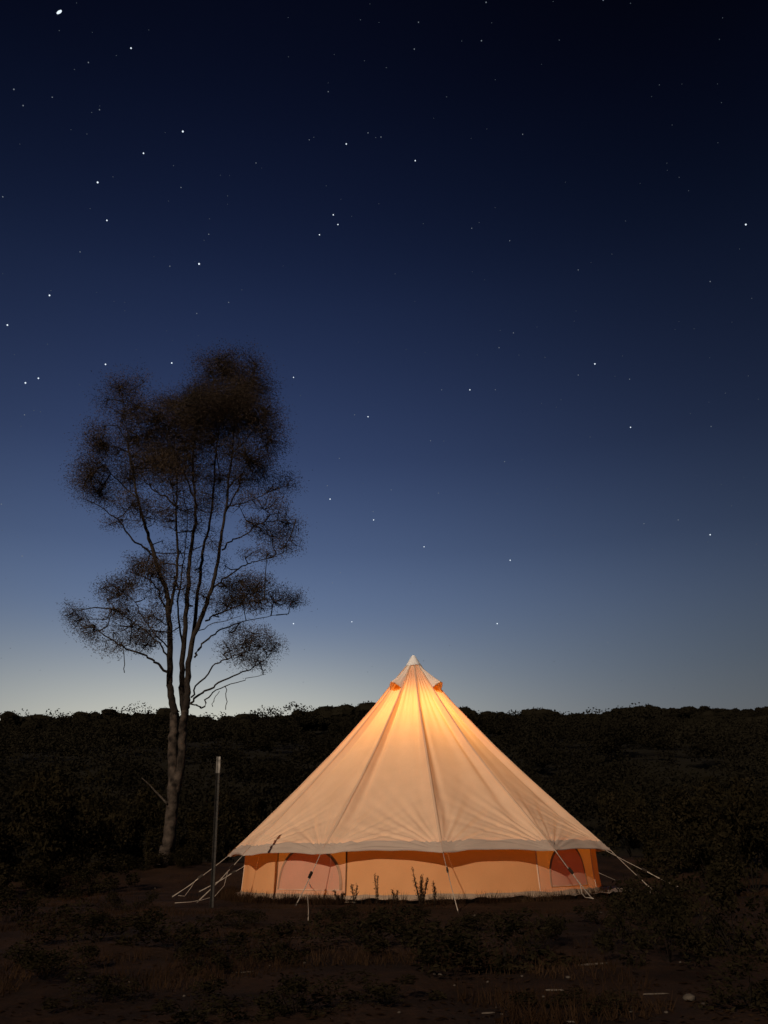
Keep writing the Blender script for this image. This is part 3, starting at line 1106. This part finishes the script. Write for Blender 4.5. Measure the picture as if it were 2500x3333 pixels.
# ------------------------------------------------------------------ dry grass (uncountable)
def grass(name, pts, hmin, hmax, seed, wid=.006):
    r = np.random.default_rng(seed)
    n = len(pts)
    P = np.array(pts)
    h = r.uniform(hmin, hmax, n)
    d = r.normal(size=(n, 3)) * .45
    d[:, 2] = 1
    d /= np.linalg.norm(d, axis=1)[:, None]
    e = r.normal(size=(n, 3))
    e[:, 2] = 0
    e /= np.linalg.norm(e, axis=1)[:, None]
    V = np.empty((n, 3, 3))
    V[:, 0] = P - e * wid / 2
    V[:, 1] = P + e * wid / 2
    V[:, 2] = P + d * h[:, None]
    o = link_mesh(name, quads_mesh(name, V.reshape(-1, 3), M['grass'], 3))
    return o


rr = random.Random(21)
pts = []
# thick fringe along the foot of the wall, densest on the tree side
for _ in range(13000):
    a = rr.uniform(-100, 60)
    if rr.random() > (1.0 if a < -20 else .35):
        continue
    a = R(a)
    q = 2.60 + abs(rr.gauss(0, .10)) + (.04 if math.sin(a * 40) > 0 else 0)
    x, y = TC.x + q * math.sin(a), TC.y - q * math.cos(a)
    if noise.noise((x * 5, y * 5, 0)) > -.12:
        pts.append((x, y, height(x, y) - .004))
g = grass('wall_foot_grass', pts, .03, .16, 1, .007)
tag(g, 'short dry grass fringing the foot of the tent wall', 'grass', kind='stuff')
pts = []
for _ in range(90000):
    y = 2.4 + 13 * rr.random() ** 1.3
    x = rr.uniform(-1, 1) * (y * .56 + .4)
    if math.hypot(x - TC.x, y - TC.y) < 2.62:
        continue
    if noise.noise((x * .9, y * .9, 5.5)) + .5 * noise.noise((x * 3, y * 3, 1.5)) >  .06:
        pts.append((x, y, height(x, y) - .004))
g = grass('ground_grass', pts, .015, .085, 2, .0045)
tag(g, 'thin dry grass scattered over the dark soil', 'grass', kind='stuff')
# fine gravel and litter
r = np.random.default_rng(9)
n = 5000
yy = 2.4 + 9 * r.uniform(size=n) ** 1.5
xx = r.uniform(-1, 1, n) * (yy * .56 + .3)
C = np.array([(x, y, height(x, y) + .003) for x, y in zip(xx, yy)])
V = np.empty((n, 4, 3))
d = r.normal(size=(n, 3)); d[:, 2] *= .15
e = np.cross(d, np.array([0, 0, 1.0])) * .5
V[:, 0], V[:, 1], V[:, 2], V[:, 3] = C - d * .009, C + e * .009 + [0, 0, .004], C + d * .009, C - e * .009 + [0, 0, .004]
o = link_mesh('leaf_litter', quads_mesh('leaf_litter', V.reshape(-1, 3), M['grass']))
tag(o, 'tiny dry leaves and grit littering the soil', 'litter', kind='stuff')


# ------------------------------------------------------------------ sticks and stones
def stick(px, py, ln, ang, label, rad=.006):
    p = ground_at(px, py, rad)
    r_ = random.Random(int(px * 7 + py))
    b = MB()
    d = Vector((math.cos(R(ang)), math.sin(R(ang)), 0))
    P = []
    for i in range(7):
        q = p + d * ln * (i / 6 - .5) + Vector((r_.uniform(-1, 1), r_.uniform(-1, 1), 0)) * ln * .02
        q.z = height(q.x, q.y) + rad * .8
        P.append(q)
    b.tube(P, [rad * .6, rad, rad * 1.1, rad, rad, rad * .8, rad * .4], 6)
    m = P[3]
    b.tube([m, m + d * ln * .12 + Vector((-d.y, d.x, .15)) * ln * .13], [rad * .6, rad * .3], 5)
    o = b.build('fallen_stick', M['pale_wood'], None, p, True, p)
    tag(o, label, 'stick', 'fallen sticks on the soil')


stick(1930, 3142, 0.144, 8, 'largest pale stick lying on the bare patch below the bright guy rope', 0.0050)
stick(1805, 3226, 0.072, -28, 'short pale stick slanting on the bare soil between two longer sticks', 0.0036)
stick(2135, 3238, 0.094, -6, 'thin pale stick lying just beside the largest pale stone', 0.0028)
stick(1440, 3176, 0.079, 4, 'pale forked stick beside a low heath shrub before the tent door wall', 0.0033)
stick(1590, 3302, 0.043, -3, 'stubby pale stick on the soil among scattered pebbles', 0.0033)
stick(1850, 3330, 0.065, -30, 'thin pale stick among pebbles nearest the edge of the bare patch', 0.0028)
stick(790, 3168, 0.101, 3, 'thin pale stick lying in the dark heath on the gum tree side', 0.0022)
stick(268, 3185, 0.043, 5, 'small reddish stick fragment alone in the dark soil below the gum tree', 0.0033)


def stone(px, py, sz, label, i):
    p = ground_at(px, py, sz * .2)
    b = MB()
    rows = []
    for a in range(7):
        ph = math.pi * a / 6
        row = []
        for c in range(9):
            th = 2 * math.pi * c / 9
            v = Vector((math.sin(ph) * math.cos(th), math.sin(ph) * math.sin(th), math.cos(ph)))
            k = 1 + .35 * noise.noise(v * 1.4 + Vector((i * 3.7, 0, 0)))
            row.append(p + Vector((v.x * 1.15, v.y * .9, v.z * .6)) * sz * .5 * k)
        rows.append(row)
    b.grid(rows, close=True)
    o = b.build('stone', M['stone'], None, p, True, p)
    tag(o, label, 'stone', 'stones on the soil')


stone(2245, 3256, .038, 'largest pale stone on the soil in the right foreground scrub edge', 1)
o = bpy.context.scene.objects
LAB = 'small pale pebble on the dark soil'
for i, (px, py, sz) in enumerate([(2215, 3134, .02), (1885, 3145, .022), (1850, 3185, .03), (1588, 3200, .022), (1545, 2982, .04), (1958, 2972, .025), (2170, 3300, .022), (2055, 3298, .022), (1635, 3304, .018), (1615, 3282, .015),
                                  (505, 2893, .05), (515, 2960, .025), (890, 3080, .022), (992, 3138, .022), (878, 3145, .018), (245, 2892, .035), (1850, 3130, .018), (1770, 3250, .02), (1700, 3180, .02), (2290, 3270, .02), (1480, 3210, .018), (600, 3245, .02), (420, 3200, .018), (1300, 3300, .02)]):
    if px > 1900:
        lab = 'small pale pebble on the soil near the largest pale stone'
    elif px < 1200:
        lab = 'small pale pebble on the soil before the star picket and tree-side ropes'
    else:
        lab = 'small pale pebble on the bare soil in front of the tent wall'
    stone(px, py, sz * .6, lab, i + 5)

# ------------------------------------------------------------------ the wooded hillside (reads as one mass)
r = np.random.default_rng(77)
allV = []
core = []
cnt = 0
while cnt < 1850:
    y = 24 + 100 * r.uniform() ** 1.1 if cnt < 1250 else r.uniform(118, 168)
    x = r.uniform(-1, 1) * (y * .60 + 8)
    z = height(x, y)
    if y < 50:
        hgt = r.uniform(1.4, 2.8)
        wd = hgt * r.uniform(.55, .9)
        nl = 560
        lob = r.normal(size=(6, 3)) * np.array([.42, .42, .09]) * wd + np.array([0, 0, hgt * .6])
        k = r.integers(0, 6, nl)
        v = r.normal(size=(nl, 3))
        v /= np.linalg.norm(v, axis=1)[:, None]
        P = np.array([x, y, z]) + lob[k] + v * np.array([1, 1, .7]) * (r.uniform(.02, 1, nl) ** .42)[:, None] * wd * .48
        P[:, 2] = np.maximum(P[:, 2], z + .05)
    else:
        far = y > 80
        hgt = r.uniform(1.5, 2.7) if r.uniform() < .92 else r.uniform(2.8, 4.0)
        # a crown of overlapping leafy domes, the far ones with a dense inside
        Ps = []
        for q_ in range(4 if far else 3):
            rx_ = hgt * r.uniform(.30, .52)
            rz_ = hgt * r.uniform(.22, .34)
            c_ = np.array([x + r.normal() * hgt * .36, y + r.normal() * hgt * .36, z + hgt * r.uniform(.38, .62)])
            if far:
                ax = np.array([rx_, rx_, rz_]) * .90
                jit = 1 + r.normal(size=(6, 8)) * .10
                rows = [[c_ + ax * np.array([math.sin(ph) * math.cos(th), math.sin(ph) * math.sin(th), math.cos(ph)]) * (jit[a_, b_ % 8] if 0 < a_ < 5 else 1)
                         for b_, th in enumerate([2 * math.pi * (t_ % 8) / 8 for t_ in range(9)])] for a_, ph in enumerate([math.pi * t_ / 5 for t_ in range(6)])]
                for a_ in range(5):
                    for b_ in range(8):
                        core += [rows[a_][b_], rows[a_ + 1][b_], rows[a_ + 1][b_ + 1], rows[a_][b_ + 1]]
            m_ = 150 if far else 140
            v = r.normal(size=(m_, 3))
            v[:, 2] = np.abs(v[:, 2]) * .9 - .15
            v /= np.linalg.norm(v, axis=1)[:, None]
            Ps.append(c_ + v * np.array([rx_, rx_, rz_]) * (r.uniform(.6, 1.04, m_))[:, None])
        P = np.concatenate(Ps)
    ls = .085 + .0019 * y
    allV.append(leaves(r, P, ls, ls * .6, .1))
    cnt += 1
wood = link_mesh('hillside_wood', quads_mesh('hillside_wood', np.concatenate(allV + [np.array(core)]), M['wood']))
tag(wood, 'dark scrubby eucalypt wood covering the hillside up to the ridge', 'wood', kind='stuff')

# ------------------------------------------------------------------ stars
SD = 2500.0


def star_mesh(name, mat, stretch=False):
    b = MB()
    rows = []
    for a in range(5):
        ph = math.pi * a / 4
        rows.append([(math.sin(ph) * math.cos(2 * math.pi * c / 8), math.sin(ph) * math.sin(2 * math.pi * c / 8), math.cos(ph)) for c in range(8)])
    b.grid(rows, close=True)
    me = bpy.data.meshes.new(name)
    me.from_pydata(b.v, [], b.f)
    me.materials.append(mat)
    return me


SM = {k: star_mesh(k, M[k]) for k in ('star', 'star_mid', 'star_faint')}
UPX = SD / FPX                 # metres per photograph pixel at the stars
Q = W0 / 1659.0                # list below is read off a 1659 px wide view
STARS = [  # x, y, radius in px, kind
    (283, 104, 4.2, 0), (395, 284, 5.2, 0), (310, 331, 4.2, 0), (211, 394, 5.2, 0), (231, 476, 4.2, 0), (430, 570, 5.6, 0), (107, 638, 4.8, 0), (16, 702, 4.6, 0), (55, 827, 5.0, 0), (83, 817, 4.6, 0),
    (228, 787, 4.6, 0), (371, 784, 4.6, 0), (748, 311, 4.0, 0), (720, 464, 3.8, 0), (730, 485, 3.8, 0), (690, 507, 3.6, 0), (1611, 485, 4.8, 0), (1285, 786, 4.4, 0), (895, 106, 3.8, 1), (904, 48, 3.6, 1), (1040, 88, 4.2, 1), (1050, 5, 4.2, 1), (1303, 0, 4.0, 1),
    (30, 193, 4.6, 1), (50, 228, 4.2, 1), (897, 347, 3.8, 0), (795, 287, 3.6, 1), (823, 296, 3.8, 1), (1109, 719, 3.8, 1), (1015, 842, 3.8, 0), (1362, 923, 3.8, 0), (1534, 1155, 4.2, 0), (1465, 1123, 3.8, 1), (1391, 1131, 3.6, 1), (1534, 608, 3.8, 1),
    (795, 900, 3.8, 0), (634, 815, 3.6, 0), (713, 1078, 4.2, 0), (707, 1049, 3.4, 1), (807, 1123, 4.0, 0), (845, 1058, 3.4, 1), (916, 1181, 3.6, 0), (1102, 1210, 4.0, 0), (1090, 997, 3.6, 1), (733, 990, 3.2, 1), (634, 1347, 4.2, 0), (760, 1343, 3.6, 0),
    (1074, 1347, 4.2, 0), (1313, 1388, 3.6, 1), (425, 677, 3.8, 1), (494, 653, 3.8, 1), (367, 575, 3.8, 1), (451, 506, 3.8, 1), (391, 405, 3.6, 1), (173, 544, 3.8, 1), (191, 135, 3.8, 1), (215, 237, 3.8, 1), (6, 425, 4.2, 1), (53, 896, 3.8, 1), (48, 1201, 4.2, 1), (3, 1089, 4.0, 1),
    (252, 1228, 3.8, 1), (735, 1237, 3.4, 1), (718, 1259, 3.2, 1), (766, 896, 3.2, 1), (930, 952, 3.4, 1), (1078, 751, 3.6, 1), (1019, 493, 3.4, 1), (1101, 520, 3.4, 1), (1249, 583, 3.4, 1), (1360, 819, 3.4, 1), (709, 198, 3.4, 1), (553, 352, 3.4, 1), (668, 302, 3.2, 1), (806, 1105, 3.2, 1),
    (1129, 290, 3.4, 1), (954, 842, 3.2, 1), (1070, 842, 3.2, 1), (947, 1065, 3.2, 1), (1249, 810, 3.6, 1), (113, 210, 3.6, 1), (1536, 921, 3.2, 1)]
for i, (x, y, rad, kd) in enumerate(STARS):
    o = link_mesh('star', SM['star' if kd == 0 else 'star_mid'])
    o.location = Vector((0, 0, EYE)) + ray(x * Q, y * Q) * SD
    s = rad * UPX * (.47 if kd == 0 else .42)
    o.scale = (s, s, s)
    if (x, y) in ((720, 464), (730, 485), (690, 507)):
        tag(o, 'star of the close bright trio midway up the sky', 'star', 'close trio of stars')
    elif (x, y) in ((55, 827), (83, 817)):
        tag(o, 'star of the bright pair side by side next to the gum tree top', 'star', 'pair of stars by the tree top')
    elif (x, y) == (1611, 485):
        tag(o, 'lone bright star high in the sky on the side away from the gum tree', 'star')
    elif (x, y) == (1285, 786):
        tag(o, 'brightest star above the tent on the side away from the gum tree', 'star')
    elif (x, y) in ((634, 1347), (760, 1343), (1074, 1347)):
        tag(o, 'bright star low over the ridge at the height of the tent peak', 'star', 'stars low over the ridge')
    elif (x, y) in ((30, 193), (50, 228)):
        tag(o, 'dim star of a slanted pair below the brightest light in the sky', 'star', 'slanted dim pair of stars')
    else:
        w_ = 'bright white' if kd == 0 else 'dim small'
        pl, g = ('in the darkest upper sky', 'upper sky') if y < 520 else (('in the paler lower sky', 'lower sky') if y > 880 else ('in the middle band of the blue sky', 'middle sky'))
        tag(o, w_ + ' star point ' + pl, 'star', w_ + ' stars of the ' + g)
p0 = Vector((0, 0, EYE)) + ray(128 * Q, 26 * Q) * SD
o = link_mesh('bright_planet', SM['star'])
o.location = p0
o.rotation_euler = (0, R(38), 0)
o.scale = (3.4 * UPX, 3.4 * UPX, 8.5 * UPX)
o.rotation_euler = (0, R(40), 0)
tag(o, 'largest, brightest slanted point of light high above the gum tree', 'star')
r = random.Random(4)
b = MB()
for _ in range(260):
    q = Vector((0, 0, EYE)) + ray(r.uniform(-200, 2700), r.uniform(-150, 2250)) * SD
    s = r.uniform(1.6, 2.6) * UPX * .62
    n0 = len(b.v)
    for dx, dy, dz in ((1, 0, 0), (-1, 0, 0), (0, 1, 0), (0, -1, 0), (0, 0, 1), (0, 0, -1)):
        b.v.append((q.x + dx * s, q.y + dy * s, q.z + dz * s))
    for f in ((0, 2, 4), (2, 1, 4), (1, 3, 4), (3, 0, 4), (2, 0, 5), (1, 2, 5), (3, 1, 5), (0, 3, 5)):
        b.f.append(tuple(n0 + t for t in f))
o = b.build('faint_stars', M['star_faint'])
tag(o, 'countless faint star points spread over the whole sky', 'stars', kind='stuff')
